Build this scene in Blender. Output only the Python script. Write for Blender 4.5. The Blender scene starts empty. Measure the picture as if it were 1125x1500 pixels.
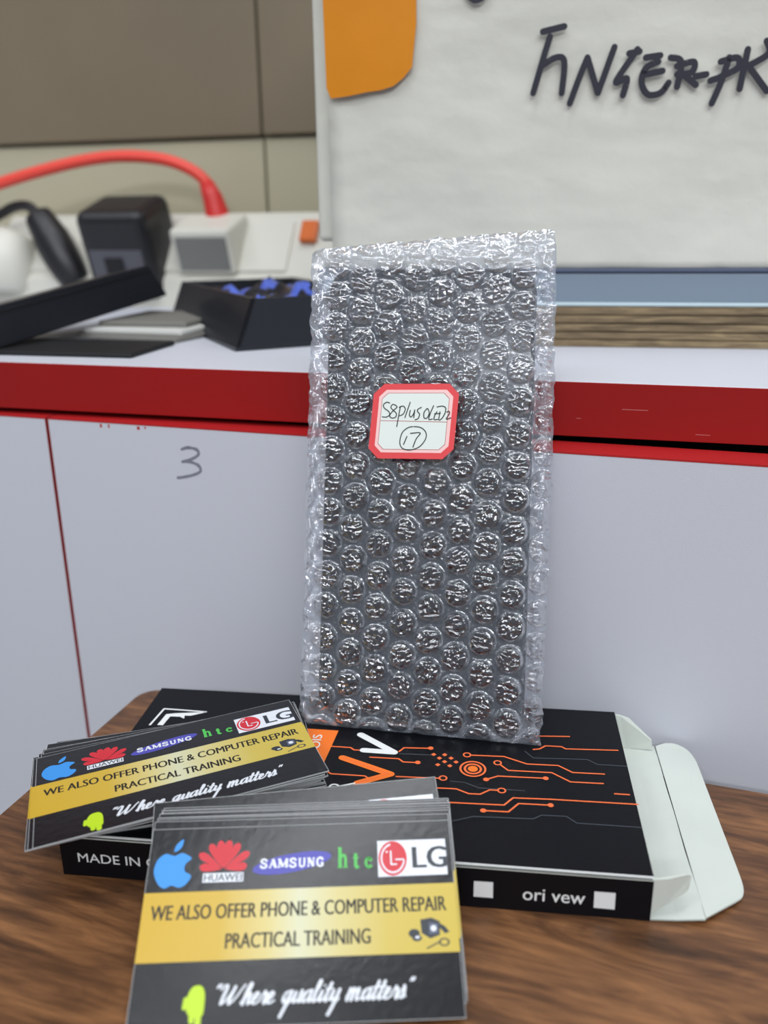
import bpy, bmesh, math, random
from mathutils import Vector, Matrix, noise
from mathutils.geometry import tessellate_polygon
SC = bpy.context.scene
COL = SC.collection
R = math.radians
CAMZ = 0.9413                      # camera height above the floor, metres
def W3(p):                         # survey point (mm, camera at origin) -> scene metres
    return Vector((p[0]*.001, p[1]*.001, p[2]*.001 + CAMZ))

# ------------------------------------------------------------------ camera
PITCH, ROLL = 0.32126, -0.01122
cam = bpy.data.cameras.new('camera'); camo = bpy.data.objects.new('camera', cam); COL.objects.link(camo)
fw = Vector((0, math.cos(PITCH), -math.sin(PITCH))); up = Vector((0, math.sin(PITCH), math.cos(PITCH))); rt = Vector((1, 0, 0))
rt2 = rt*math.cos(ROLL) + up*math.sin(ROLL); up2 = up*math.cos(ROLL) - rt*math.sin(ROLL)
M = Matrix((rt2, up2, -fw)).transposed().to_4x4(); M.translation = (0, 0, CAMZ); camo.matrix_world = M
cam.sensor_fit = 'VERTICAL'; cam.sensor_height = 24; cam.sensor_width = 18
cam.lens = 1289/1500*24; cam.clip_start = .01; cam.clip_end = 30
cam.dof.use_dof = True; cam.dof.focus_distance = .299; cam.dof.aperture_fstop = 5.0
SC.camera = camo
# ------------------------------------------------------------------ light
SC.view_settings.view_transform = 'Standard'; SC.view_settings.look = 'None'
SC.view_settings.exposure = 0.0; SC.view_settings.gamma = 1.0; SC.view_settings.use_curve_mapping = False
world = bpy.data.worlds.new('world'); SC.world = world; world.use_nodes = True
world.node_tree.nodes['Background'].inputs[0].default_value = (.80, .86, 1.0, 1)
world.node_tree.nodes['Background'].inputs[1].default_value = .31
def area(name, loc, target, sx, sy, power, color=(.93, .96, 1.0)):
    l = bpy.data.lights.new(name, 'AREA'); l.shape = 'RECTANGLE'; l.size = sx; l.size_y = sy; l.energy = power; l.color = color
    o = bpy.data.objects.new(name, l); COL.objects.link(o); o.location = loc
    o.rotation_euler = (Vector(target)-Vector(loc)).to_track_quat('-Z', 'Y').to_euler()
    return o
for lx_, ly_, lp_ in ((.15, .16, 9), (-1.2, -.2, 6), (1.3, -.3, 6), (-.35, -.7, 8), (.75, -1.5, 16), (-.3, -2.6, 24)):  # overhead tube, plus unseen tubes added for bubble sparkle and frontal fill
    area('overhead_and_fill_tube', (lx_, ly_, 2.45), (.05, .28, .9), 1.2, .05, lp_)

# ------------------------------------------------------------------ materials
def lin(c):
    return tuple(((v/255)/12.92 if v/255 <= .04045 else ((v/255+.055)/1.055)**2.4) for v in c) + (1,)
MATS = {}
def mat(name, rgb, rough=.5, spec=.5, metal=0, coat=0, bump=None, noise_amt=None, noise_scale=30):
    if name in MATS: return MATS[name]
    m = bpy.data.materials.new(name); m.use_nodes = True; nt = m.node_tree; b = nt.nodes['Principled BSDF']
    b.inputs['Base Color'].default_value = lin(rgb); b.inputs['Roughness'].default_value = rough
    b.inputs['Specular IOR Level'].default_value = spec; b.inputs['Metallic'].default_value = metal
    b.inputs['Coat Weight'].default_value = coat; b.inputs['Coat Roughness'].default_value = .15
    tc = nt.nodes.new('ShaderNodeTexCoord')
    if noise_amt:
        n = nt.nodes.new('ShaderNodeTexNoise'); n.inputs['Scale'].default_value = noise_scale; n.inputs['Detail'].default_value = 6
        nt.links.new(tc.outputs['Object'], n.inputs['Vector'])
        mx = nt.nodes.new('ShaderNodeMix'); mx.data_type = 'RGBA'
        a = lin([max(0, v*(1-noise_amt)) for v in rgb]); c = lin([min(255, v*(1+noise_amt)) for v in rgb])
        mx.inputs[6].default_value = a; mx.inputs[7].default_value = c
        nt.links.new(n.outputs['Fac'], mx.inputs[0]); nt.links.new(mx.outputs[2], b.inputs['Base Color'])
    if bump:
        n = nt.nodes.new('ShaderNodeTexNoise'); n.inputs['Scale'].default_value = bump[0]; n.inputs['Detail'].default_value = 4
        nt.links.new(tc.outputs['Object'], n.inputs['Vector'])
        bp = nt.nodes.new('ShaderNodeBump'); bp.inputs['Strength'].default_value = bump[1]; bp.inputs['Distance'].default_value = .0005
        nt.links.new(n.outputs['Fac'], bp.inputs['Height']); nt.links.new(bp.outputs['Normal'], b.inputs['Normal'])
    MATS[name] = m
    return m
def wood_mat(name, dark, mid, light, rot, sx=9, sy=70, rough=.42):
    m = bpy.data.materials.new(name); m.use_nodes = True; nt = m.node_tree; b = nt.nodes['Principled BSDF']
    tc = nt.nodes.new('ShaderNodeTexCoord'); mp = nt.nodes.new('ShaderNodeMapping')
    mp.inputs['Rotation'].default_value = (0, 0, rot); mp.inputs['Scale'].default_value = (sx, sy, sy)
    nt.links.new(tc.outputs['Object'], mp.inputs['Vector'])
    n1 = nt.nodes.new('ShaderNodeTexNoise'); n1.inputs['Scale'].default_value = 1.0; n1.inputs['Detail'].default_value = 8; n1.inputs['Roughness'].default_value = .62; n1.inputs['Distortion'].default_value = 1.6
    nt.links.new(mp.outputs[0], n1.inputs['Vector'])
    mp2 = nt.nodes.new('ShaderNodeMapping'); mp2.inputs['Scale'].default_value = (sx*3.2, sy*7, sy*7)
    nt.links.new(tc.outputs['Object'], mp2.inputs['Vector'])
    n2 = nt.nodes.new('ShaderNodeTexNoise'); n2.inputs['Scale'].default_value = 1.0; n2.inputs['Detail'].default_value = 3
    nt.links.new(mp2.outputs[0], n2.inputs['Vector'])
    mth = nt.nodes.new('ShaderNodeMath'); mth.operation = 'MULTIPLY_ADD'; mth.inputs[1].default_value = .35
    nt.links.new(n2.outputs['Fac'], mth.inputs[0])
    ml = nt.nodes.new('ShaderNodeMath'); ml.operation = 'MULTIPLY'; ml.inputs[1].default_value = .75
    nt.links.new(n1.outputs['Fac'], ml.inputs[0]); nt.links.new(ml.outputs[0], mth.inputs[2])
    cr = nt.nodes.new('ShaderNodeValToRGB'); e = cr.color_ramp.elements
    e[0].position = .36; e[0].color = lin(dark); e[1].position = .72; e[1].color = lin(light)
    k = cr.color_ramp.elements.new(.53); k.color = lin(mid)
    nt.links.new(mth.outputs[0], cr.inputs[0]); nt.links.new(cr.outputs[0], b.inputs['Base Color'])
    b.inputs['Roughness'].default_value = rough
    bp = nt.nodes.new('ShaderNodeBump'); bp.inputs['Strength'].default_value = .25; bp.inputs['Distance'].default_value = .0004
    nt.links.new(mth.outputs[0], bp.inputs['Height']); nt.links.new(bp.outputs['Normal'], b.inputs['Normal'])
    return m
def film_mat(name, haze, gloss_rough, boost, base=.06, tint=(.97, .98, 1), bump=(900, .3)):
    """thin clear plastic: Fresnel sheen over transparency, with a little milky haze"""
    m = bpy.data.materials.new(name); m.use_nodes = True; nt = m.node_tree; nt.nodes.remove(nt.nodes['Principled BSDF'])
    out = nt.nodes['Material Output']; N = nt.nodes.new
    tr = N('ShaderNodeBsdfTransparent'); tr.inputs[0].default_value = (*tint, 1)
    gl = N('ShaderNodeBsdfGlossy'); gl.inputs[0].default_value = (1, 1, 1, 1); gl.inputs['Roughness'].default_value = gloss_rough
    df = N('ShaderNodeBsdfDiffuse'); df.inputs[0].default_value = (.80, .88, .98, 1)
    tl = N('ShaderNodeBsdfTranslucent'); tl.inputs[0].default_value = (.80, .88, .98, 1)
    fr = N('ShaderNodeLayerWeight'); fr.inputs['Blend'].default_value = .35
    ma = N('ShaderNodeMath'); ma.operation = 'MULTIPLY_ADD'; ma.inputs[1].default_value = boost; ma.inputs[2].default_value = base; ma.use_clamp = True
    tc = N('ShaderNodeTexCoord'); no = N('ShaderNodeTexNoise'); no.inputs['Scale'].default_value = bump[0]; no.inputs['Detail'].default_value = 3
    bp = N('ShaderNodeBump'); bp.inputs['Strength'].default_value = bump[1]; bp.inputs['Distance'].default_value = .0006
    L = nt.links.new
    L(tc.outputs['Object'], no.inputs['Vector']); L(no.outputs['Fac'], bp.inputs['Height'])
    L(bp.outputs['Normal'], gl.inputs['Normal'])
    L(fr.outputs['Facing'], ma.inputs[0])
    m0 = N('ShaderNodeMixShader'); m0.inputs[0].default_value = .5; L(df.outputs[0], m0.inputs[1]); L(tl.outputs[0], m0.inputs[2])
    m1 = N('ShaderNodeMixShader'); m1.inputs[0].default_value = haze; L(tr.outputs[0], m1.inputs[1]); L(m0.outputs[0], m1.inputs[2])
    m2 = N('ShaderNodeMixShader'); L(ma.outputs[0], m2.inputs[0]); L(m1.outputs[0], m2.inputs[1]); L(gl.outputs[0], m2.inputs[2])
    L(m2.outputs[0], out.inputs['Surface'])
    return m

# ------------------------------------------------------------------ mesh builder (mm in, metres out)
class MB:
    def __init__(s): s.v = []; s.f = []; s.m = []; s.k = 0
    def dz(s): s.k += 1; return (s.k % 23)*.0013
    def add(s, vs, fs, m=0):
        o = len(s.v); s.v += [tuple(v) for v in vs]; s.f += [tuple(i+o for i in f) for f in fs]; s.m += [m]*len(fs)
    def box(s, a, b, m=0):
        x0, y0, z0 = a; x1, y1, z1 = b
        s.add([(x0,y0,z0),(x1,y0,z0),(x1,y1,z0),(x0,y1,z0),(x0,y0,z1),(x1,y0,z1),(x1,y1,z1),(x0,y1,z1)],
              [(3,2,1,0),(4,5,6,7),(0,1,5,4),(1,2,6,5),(2,3,7,6),(3,0,4,7)], m)
    def bevbox(s, a, b, r, m=0, seg=2):
        bm = bmesh.new(); bmesh.ops.create_cube(bm, size=1)
        for v in bm.verts: v.co = Vector([a[i] + (v.co[i]+.5)*(b[i]-a[i]) for i in range(3)])
        bmesh.ops.bevel(bm, geom=bm.edges[:], offset=r, segments=seg, affect='EDGES', profile=.5)
        s.bm(bm, m)
    def bm(s, bm, m=0):
        bm.verts.ensure_lookup_table(); bm.verts.index_update()
        s.add([v.co for v in bm.verts], [[v.index for v in f.verts] for f in bm.faces], m); bm.free()
    def prism(s, poly, z0, z1, m=0, mside=None):
        n = len(poly); mside = m if mside is None else mside
        tri = tessellate_polygon([[Vector((p[0], p[1], 0)) for p in poly]])
        ar = sum(poly[i][0]*poly[(i+1) % n][1]-poly[(i+1) % n][0]*poly[i][1] for i in range(n))
        if ar < 0: poly = poly[::-1]; tri = tessellate_polygon([[Vector((p[0], p[1], 0)) for p in poly]])
        def fix(t):
            a, b, c = [poly[i] for i in t]
            return t if (b[0]-a[0])*(c[1]-a[1])-(b[1]-a[1])*(c[0]-a[0]) > 0 else t[::-1]
        tri = [fix(tuple(t)) for t in tri]
        s.add([(p[0], p[1], z1) for p in poly], tri, m)
        s.add([(p[0], p[1], z0) for p in poly], [t[::-1] for t in tri], m)
        s.add([(p[0], p[1], z0) for p in poly]+[(p[0], p[1], z1) for p in poly], [(i, (i+1) % n, n+(i+1) % n, n+i) for i in range(n)], mside)
    def flat(s, poly, z, m=0, holes=()):
        loops = [[Vector((p[0], p[1], 0)) for p in L] for L in [poly, *holes]]
        allv = [p for L in loops for p in L]
        tri = []
        for t in tessellate_polygon(loops):
            a, b, c = [allv[i] for i in t]
            k = (b.x-a.x)*(c.y-a.y)-(b.y-a.y)*(c.x-a.x)
            if abs(k) > 1e-9: tri.append(tuple(t) if k > 0 else tuple(t)[::-1])
        s.add([(p.x, p.y, z) for p in allv], tri, m)
    def stroke(s, pts, w, z, m=0, caps=True, taper=None):
        n = len(pts)
        for i in range(n-1):
            a = Vector(pts[i][:2]); b = Vector(pts[i+1][:2]); d = b-a
            if d.length < 1e-6: continue
            d.normalize(); q = Vector((-d.y, d.x))
            w0 = w/2 if not taper else w/2*taper[i]; w1 = w/2 if not taper else w/2*taper[i+1]
            zz = z+s.dz()
            s.add([(*(a-q*w0), zz), (*(b-q*w1), zz), (*(b+q*w1), zz), (*(a+q*w0), zz)], [(0, 1, 2, 3)], m)
        for i in range(n):
            if not caps and i in (0, n-1): continue
            if n > 12 and 0 < i < n-1 and (Vector(pts[i+1][:2])-Vector(pts[i][:2])).normalized().dot((Vector(pts[i][:2])-Vector(pts[i-1][:2])).normalized()) > .995: continue
            r = w/2 if not taper else w/2*taper[i]
            s.disc(pts[i], r, z+s.dz(), m, 10)
    def disc(s, c, r, z, m=0, n=20, ry=None):
        ry = r if ry is None else ry
        s.add([(c[0]+r*math.cos(6.28318*k/n), c[1]+ry*math.sin(6.28318*k/n), z) for k in range(n)], [tuple(range(n))], m)
    def ring(s, c, r, w, z, m=0, n=28, ry=None, a0=0, a1=360):
        ry = r if ry is None else ry; k = ry/r
        pts = [R(a0+(a1-a0)*i/n) for i in range(n+1)]
        vs = [(c[0]+(r-w/2)*math.cos(a), c[1]+(r-w/2)*k*math.sin(a), z) for a in pts]+[(c[0]+(r+w/2)*math.cos(a), c[1]+(r+w/2)*k*math.sin(a), z) for a in pts]
        s.add(vs, [(i, n+1+i, n+2+i, i+1) for i in range(n)], m)
    def tube(s, pts, r, m=0, n=12, radii=None, closed=True):
        pts = [Vector(p) for p in pts]; rings = []; prev = None
        for i, p in enumerate(pts):
            t = (pts[min(i+1, len(pts)-1)]-pts[max(i-1, 0)]).normalized()
            if prev is None:
                a = Vector((0, 0, 1)) if abs(t.z) < .9 else Vector((1, 0, 0)); u = t.cross(a).normalized()
            else: u = (prev-t*prev.dot(t)).normalized()
            prev = u; w = t.cross(u); rr = radii[i] if radii else r
            rings.append([p+u*rr*math.cos(6.28318*k/n)+w*rr*math.sin(6.28318*k/n) for k in range(n)])
        vs = [v for q in rings for v in q]; fs = []
        for i in range(len(rings)-1):
            for k in range(n): fs.append((i*n+k, i*n+(k+1) % n, (i+1)*n+(k+1) % n, (i+1)*n+k))
        if closed: fs.append(tuple(range(n))[::-1]); fs.append(tuple((len(rings)-1)*n+k for k in range(n)))
        s.add(vs, fs, m)
    def xf(s, M4):
        s.v = [tuple(M4 @ Vector(v)) for v in s.v]; return s
    def build(s, name, mats, parent=None, smooth=False, link=True):
        me = bpy.data.meshes.new(name); me.from_pydata([(a*.001, b*.001, c*.001) for a, b, c in s.v], [], s.f)
        for m in (mats if isinstance(mats, (list, tuple)) else [mats]): me.materials.append(m)
        me.polygons.foreach_set('material_index', s.m)
        if smooth: me.polygons.foreach_set('use_smooth', [True]*len(s.f))
        me.update()
        o = bpy.data.objects.new(name, me)
        if link: COL.objects.link(o)
        if parent: o.parent = parent
        return o
def frame(O, ex, ey, ez=None):
    ex = Vector(ex).normalized(); ey = Vector(ey); ey = (ey-ex*ey.dot(ex)).normalized(); ez = ex.cross(ey)
    M4 = Matrix((ex, ey, ez)).transposed().to_4x4(); M4.translation = W3(O); return M4
def tag(o, label, cat, group=None):
    o['label'] = label; o['category'] = cat
    if group: o['group'] = group
    return o
def thing(name, M4, label, cat, group=None):
    o = bpy.data.objects.new(name, None); COL.objects.link(o); o.matrix_world = M4; o.empty_display_size = .02
    return tag(o, label, cat, group)
def struct(o): o['kind'] = 'structure'; return o
def yawv(deg): return (math.cos(R(deg)), math.sin(R(deg)), 0), (-math.sin(R(deg)), math.cos(R(deg)), 0)
TXT = {}
def text2d(s, bold=0.0):
    """outline text -> 2D triangles, normalised to its bounding box"""
    if (s, bold) in TXT: return TXT[(s, bold)]
    c = bpy.data.curves.new('t', 'FONT'); c.body = s; c.size = 1; c.resolution_u = 3; c.fill_mode = 'FRONT'; c.offset = bold
    o = bpy.data.objects.new('t', c); COL.objects.link(o)
    dg = bpy.context.evaluated_depsgraph_get(); dg.update()
    me = bpy.data.meshes.new_from_object(o.evaluated_get(dg))
    vs = [(v.co.x, v.co.y) for v in me.vertices]; fs = [tuple(p.vertices) for p in me.polygons]
    bpy.data.objects.remove(o); bpy.data.curves.remove(c); bpy.data.meshes.remove(me)
    x0 = min(v[0] for v in vs); x1 = max(v[0] for v in vs); y0 = min(v[1] for v in vs); y1 = max(v[1] for v in vs)
    vs = [((x-x0)/(x1-x0), (y-y0)/(y1-y0)) for x, y in vs]
    TXT[(s, bold)] = (vs, fs); return vs, fs
def put_text(mb, s, x0, y0, x1, y1, z, m, bold=0.0, shear=0):
    vs, fs = text2d(s)
    if bold > 0: put_text(mb, s, x0+bold*1.6*(y1-y0), y0, x1+bold*1.6*(y1-y0), y1, z+.006, m, 0, shear)
    P = [(x0+u*(x1-x0)+shear*v*(y1-y0), y0+v*(y1-y0), z) for u, v in vs]
    out = []
    for f in fs:
        a, b, c = P[f[0]], P[f[1]], P[f[2]]
        out.append(f if (b[0]-a[0])*(c[1]-a[1])-(b[1]-a[1])*(c[0]-a[0]) > 0 else f[::-1])
    mb.add(P, out, m)
def spline(pts, n=8):
    out = []; P = [Vector(p) for p in pts]
    for i in range(len(P)-1):
        p0 = P[max(i-1, 0)]; p1 = P[i]; p2 = P[i+1]; p3 = P[min(i+2, len(P)-1)]
        for k in range(n):
            t = k/n
            out.append(.5*((2*p1)+(p2-p0)*t+(2*p0-5*p1+4*p2-p3)*t*t+(-p0+3*p1-3*p2+p3)*t**3))
    out.append(P[-1]); return out
def cspline(pts, n=6):
    m = len(pts); out = []; P = [Vector(p) for p in pts]
    for i in range(m):
        p0, p1, p2, p3 = P[i-1], P[i], P[(i+1) % m], P[(i+2) % m]
        for k in range(n):
            t = k/n
            out.append(.5*((2*p1)+(p2-p0)*t+(2*p0-5*p1+4*p2-p3)*t*t+(-p0+3*p1-3*p2+p3)*t**3))
    return out

TABLE = -191.3; SHELF = -56.9; FLOOR = -CAMZ*1000
white_lam = mat('white_laminate', (205, 207, 215), .45, .4, bump=(2600, .16))
red_edge = mat('red_edge_band', (150, 16, 14), .4, .4, noise_amt=.08, noise_scale=14)
red_thin = mat('red_brown_edge', (150, 42, 42), .5)
dark_gap = mat('carcass_dark', (40, 24, 26), .7)

# ------------------------------------------------------------------ room
m = MB(); m.box((-3000, -3000, -20), (3000, 3000, 0)); o = m.build('floor', mat('floor_tile', (150, 146, 140), .5, noise_amt=.08)); o.location = (0, 0, 0); struct(o)
wx, wy = yawv(-15.35)
WM = frame((-166, 690, FLOOR), wx, wy)
m = MB(); m.box((-1200, 12, 0), (2200, 100, 2600)); o = m.build('wall_back', mat('wall_beige', (200, 194, 168), .7, noise_amt=.05, noise_scale=5)); o.matrix_world = WM; struct(o)
pan = mat('panel_brown_grey', (118, 106, 85), .55, noise_amt=.10, noise_scale=6)
joint = 86.5
for a, b, nme in ((-1200, joint-.8, 'trim_1'), (joint+.8, 2200, 'trim_2')):
    m = MB(); m.bevbox((a, 0, 998), (b, 11, 2598), 1.2); o = m.build(nme, pan); o.matrix_world = WM; struct(o)
low = mat('dado_beige', (180, 174, 148), .6, noise_amt=.05, noise_scale=6)
for a, b, nme in ((-1200, joint-.9, 'trim_3'), (joint+.9, 2200, 'trim_4')):
    m = MB(); m.bevbox((a, 4, 700), (b, 11.5, 996), .8); o = m.build(nme, low); o.matrix_world = WM; struct(o)

# ------------------------------------------------------------------ cabinet
cab = thing('cabinet', frame((-166, 383.2, FLOOR), wx, wy), 'long white laminate cabinet with red front edge behind the phone', 'cabinet')
H = SHELF-FLOOR
m = MB(); m.bevbox((-500, .4, H-20.2), (760, 295, H), .5, 0, 1); top = m.build('top_board', [white_lam], cab)
m = MB(); m.bevbox((-500, 0, H-20.2), (760, .4, H-.05), .15, 0, 1)
for (x, y, w) in ((262, -9.5, 9), (246, -13.5, 1.6), (288, -17.5, 5)): m.box((x, -.02, H+y), (x+w, 0, H+y+.18), 1)
m.build('edge_band', [red_edge, mat('scratch', (196, 120, 118), .6)], top)
# doors hang a touch open: their plane turns a little more than the top board
D0 = Vector((-169, 380.6, -79.6)); D1 = Vector((129.2, 283.6, -79.6)); dx = (D1-D0); dx.z = 0; dx.normalize(); dy = Vector((-dx.y, dx.x, 0))
DM = frame(D0, dx, dy)
inv = cab.matrix_world.inverted() @ DM
def on_door(o): o.parent = cab; o.matrix_local = inv; return o
DH = -79.6-FLOOR-60
m = MB(); m.box((-330, 40, -DH), (610, 225, 2.3)); m.box((-330, 18, -DH-40), (610, 40, -DH)); on_door(m.build('carcass', dark_gap))
for a, b, three in ((-330, 24.6, False), (26.0, 610, True)):
    m = MB()
    m.box((a, .0, -DH), (b, 16, 0), 0)
    m.box((a, -.12, -.55), (b, 16.1, .12), 1)                    # red edge banding along the top
    m.box((a-.25, -.1, -DH), (a+.15, 16, 0), 2); m.box((b-.15, -.1, -DH), (b+.25, 16, 0), 2)
    if three:
        g = []
        for pts in ([(90.5, -9.6), (93.5, -8.6), (97, -9.2), (98.1, -10.8), (95.5, -12.9), (90.3, -15.0)],
                    [(90.3, -14.9), (94, -14.6), (97.4, -16.0), (98.4, -18), (95.8, -19.7), (91, -21.4), (87.4, -22.0)]):
            for k in range(3):
                g.append([(p[0]+random.Random(k*7+i).uniform(-.25, .25), p[1]+random.Random(k*5+i).uniform(-.3, .3)) for i, p in enumerate(pts)])
        n = MB()
        for q in g: n.stroke([tuple(v) for v in spline([Vector((x, y, 0)) for x, y in q], 6)], 1.1, 0, 3)
        n.v = [(x, -.03-z, y) for x, y, z in n.v]
        m.v2 = None
        base = len(m.v); m.v += n.v; m.f += [tuple(i+base for i in f) for f in n.f]; m.m += n.m
        for (x, w) in ((52, 1.0), (56, .7), (70, 1.3), (73.5, .8)):
            m.box((x, -.04, -1.6-random.Random(int(x)).uniform(0, 1)), (x+w, 0, -1.1), 1)
    on_door(m.build('door', [white_lam, mat('red_top_edge', (178, 30, 32), .4), red_thin, mat('pencil_grey', (126, 128, 140), .7)]))

# ------------------------------------------------------------------ wooden table
tx = Vector((.9487, -.3162, 0)); ty = Vector((.3162, .9487, 0))
TM = frame((-103.5, 337.8, TABLE), tx, ty)
tab = thing('table', TM, 'brown wood-grain table top with a rounded corner in front of white cabinet', 'table')
tw = wood_mat('table_wood', (46, 28, 15), (98, 64, 38), (146, 100, 62), 0.08, 14, 62)
poly = []
r = 9
for k in range(7):
    a = R(180-15*k); poly.append((r+r*math.cos(a), -r+r*math.sin(a)))
poly += [(520, 0), (520, -470), (0, -470)]
m = MB(); m.prism(poly, -24, 0, 0)
m.build('tabletop', tw, tab)
for (x, y) in ((30, -40), (480, -40), (30, -440), (480, -440)):
    m = MB(); m.bevbox((x-18, y-18, TABLE*0-(TABLE-FLOOR)), (x+18, y+18, -24), 2); m.build('leg', tw, tab)
for y in (-55, -443):
    m = MB(); m.box((48.5, y, -80), (461.5, y+18, -24)); m.build('apron', tw, tab)

# ------------------------------------------------------------------ black phone-screen carton
BW, BD, BH = 176.4, 88.5, 14.8
bx, by = yawv(-7.1)
BM = frame((-100.3, 223.4, TABLE), bx, by)
box = thing('screen_box', BM, 'flat black carton with orange circuit lines lying open at one end', 'box')
blk = mat('carton_black', (10, 11, 16), .4, .18, bump=(1800, .08)); wcard = mat('white_cardboard', (206, 212, 203), .6, .3, noise_amt=.03, noise_scale=60)
orange = mat('print_orange', (238, 112, 58), .5); greyline = mat('print_grey', (66, 72, 80), .5); pwhite = mat('print_white', (232, 234, 232), .5)
dkor = mat('print_deep_orange', (244, 120, 36), .5); gold = mat('print_gold', (228, 190, 70), .5)
t = .45
m = MB()
m.box((0, 0, 0), (BW, t, BH-.6), 0); m.box((0, BD-t, 0), (BW, BD, BH), 0); m.box((0, t, 0), (BW, BD-t, t), 1); m.box((0, t, t), (t, BD-t, BH-.6), 0)
m.box((t, t, .5), (BW-.3, t+.1, BH-.6), 1); m.box((t, BD-t-.1, .5), (BW-.3, BD-t, BH-.6), 1)
m.box((0, -.02, BH-.95), (BW, .5, BH-.6), 1)            # raw white board edge under the lid panel
n = MB()
n.flat([(160.4, 3.2), (166.3, 3.1), (166.2, 8.9), (160.3, 8.9)], .04, 2)
n.flat([(126.1, 3.8), (131.7, 3.8), (131.6, 9.4), (126.1, 9.3)], .04, 2)
put_text(n, 'ori vew', 140.2, 4.0, 157.8, 8.2, .04, 2, .012)
put_text(n, 'MADE IN CHINA', 5.4, 5.2, 43, 8.5, .04, 2, -.004)
n.v = [(x, -z, y) for x, y, z in n.v]
b0 = len(m.v); m.v += n.v; m.f += [tuple(i+b0 for i in f) for f in n.f]; m.m += n.m
m.build('carton_body', [blk, wcard, pwhite], box)
m = MB()
m.box((0, .9, BH-.45), (BW, BD, BH), 0); m.box((0, .5, BH-.5), (BW, .9, BH-.02), 3); m.box((BW, .5, BH-.45), (BW+.05, BD, BH-.02), 1)
Z = BH+.03
circ = {'o': [[(145.5, 69), (158.5, 70)], [(145.0, 60.4), (147.3, 61), (149.6, 63.2), (155.1, 63.2), (156.4, 62), (174.6, 63)],
  [(122.2, 54.7), (135, 55.1), (142.7, 51.5), (153.2, 51.7), (157.7, 48.2), (168.3, 48.4)],
  [(133, 51), (136.3, 47.2), (150.8, 47.4), (156.6, 42.9), (167.4, 43.1)], [(129, 41.3), (132.9, 43.6), (148.6, 44)],
  [(112, 35), (119.4, 35.2), (123.5, 33.1), (127.2, 33.2), (130.2, 35.8), (134.5, 35.8)],
  [(117, 27.9), (134.8, 28.4), (137.7, 32.4), (149.3, 32.9), (177, 33.2)], [(128.3, 25), (136.1, 25.2), (139.4, 29.7), (149.4, 29.9)],
  [(73.6, 55), (81.4, 55), (82.8, 53.7), (87.4, 53.7)], [(98.6, 54.2), (100.2, 56.8), (109.5, 57.4)], [(88.8, 49.9), (99, 50), (100.7, 48.3), (105.7, 48.4)],
  [(74.7, 41), (77.3, 39), (88.8, 39), (90.4, 37.7)], [(99, 39.8), (114.9, 40.4)], [(170, 38), (175, 38)]],
 'g': [[(142.2, 59.2), (145, 55.4), (163.3, 56.4), (166.5, 53.8), (176.3, 53.8)], [(117.2, 39.2), (122, 39), (126.8, 36.5), (141.6, 36.6)],
  [(118, 18.6), (120.7, 19.7), (125.1, 21.8), (143.7, 22.6), (146.3, 24.7), (154, 24.9), (156.9, 22), (176.2, 22)], [(98.7, 53.1), (110.8, 53.5)]]}
for L in circ['g']: m.stroke(L, .35, Z, 4, False)
for L in circ['o']: m.stroke(L, .62, Z+.04, 2, False)
for c in ((122.3, 54.7), (132.8, 51.1), (114.8, 40.5), (134.1, 35.8)): m.disc(c, 1.35, Z+.075, 0, 16); m.ring(c, 1.2, .55, Z+.11, 2, 18)
for c in ((105.7, 48.5), (109.5, 57.5), (129, 41.3), (148.6, 44), (128.3, 25), (149.4, 29.9)): m.disc(c, 1.0, Z+.075, 2, 14)
for c in ((110.8, 53.8), (112.9, 51.8), (114.8, 49.9), (116.9, 52.2), (116.7, 47.7), (118.7, 50.1), (114.6, 54), (112.6, 47.9)):
    m.flat([(c[0]-.95, c[1]), (c[0], c[1]-.95), (c[0]+.95, c[1]), (c[0], c[1]+.95)], Z+.075, 2)
tc_ = (124.5, 46.7); m.disc(tc_, 4.6, Z+.11, 0, 28); m.ring(tc_, 4.2, .7, Z+.12, 2); m.ring(tc_, 2.7, .8, Z+.12, 2); m.disc(tc_, 1.7, Z+.12, 5, 18)
# orange chevron with pale core, white corner mark, white node
m.stroke([(79.6, 48.6), (97.2, 40.9), (86.9, 34.8)], 2.8, Z+.075, 5); m.stroke([(79.8, 48.5), (96.6, 40.9), (87.2, 35.2)], .55, Z+.11, 2)
m.stroke([(83.8, 63.4), (97.0, 53.6), (86.2, 53.8)], 2.7, Z+.075, 3)
m.ring((79.6, 31.9), 1.5, .75, Z+.075, 3); m.stroke([(80.9, 32.4), (86.2, 34.8)], .6, Z+.075, 3, False)
m.flat([(60.5, 65.4), (75.4, 65.2), (73.8, 45.2), (72.6, 45.4)], Z+.06, 5)
n = MB(); put_text(n, 'OIS', 0, 0, 8.6, 3.4, 0, 3, .02); n.xf(Matrix.Translation((70.6, 53.2, Z+.11)) @ Matrix.Rotation(R(93), 4, 'Z')); b0 = len(m.v); m.v += n.v; m.f += [tuple(i+b0 for i in f) for f in n.f]; m.m += n.m
for pl, w in (([(5.3, 61.5), (6.6, 73.2), (15, 73.0), (23.5, 72.6)], .8),): m.stroke(pl, w, Z+.075, 3, False)
m.flat([(8.0, 62), (8.7, 69.6), (12, 70.6), (23.6, 72.6), (18.2, 69.4), (16.0, 69.4), (16.5, 67.2), (14.4, 68.4), (10.8, 68.2), (10.2, 62)], Z+.075, 3)
m.build('top_panel', [blk, wcard, orange, pwhite, greyline, dkor], box)
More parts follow.
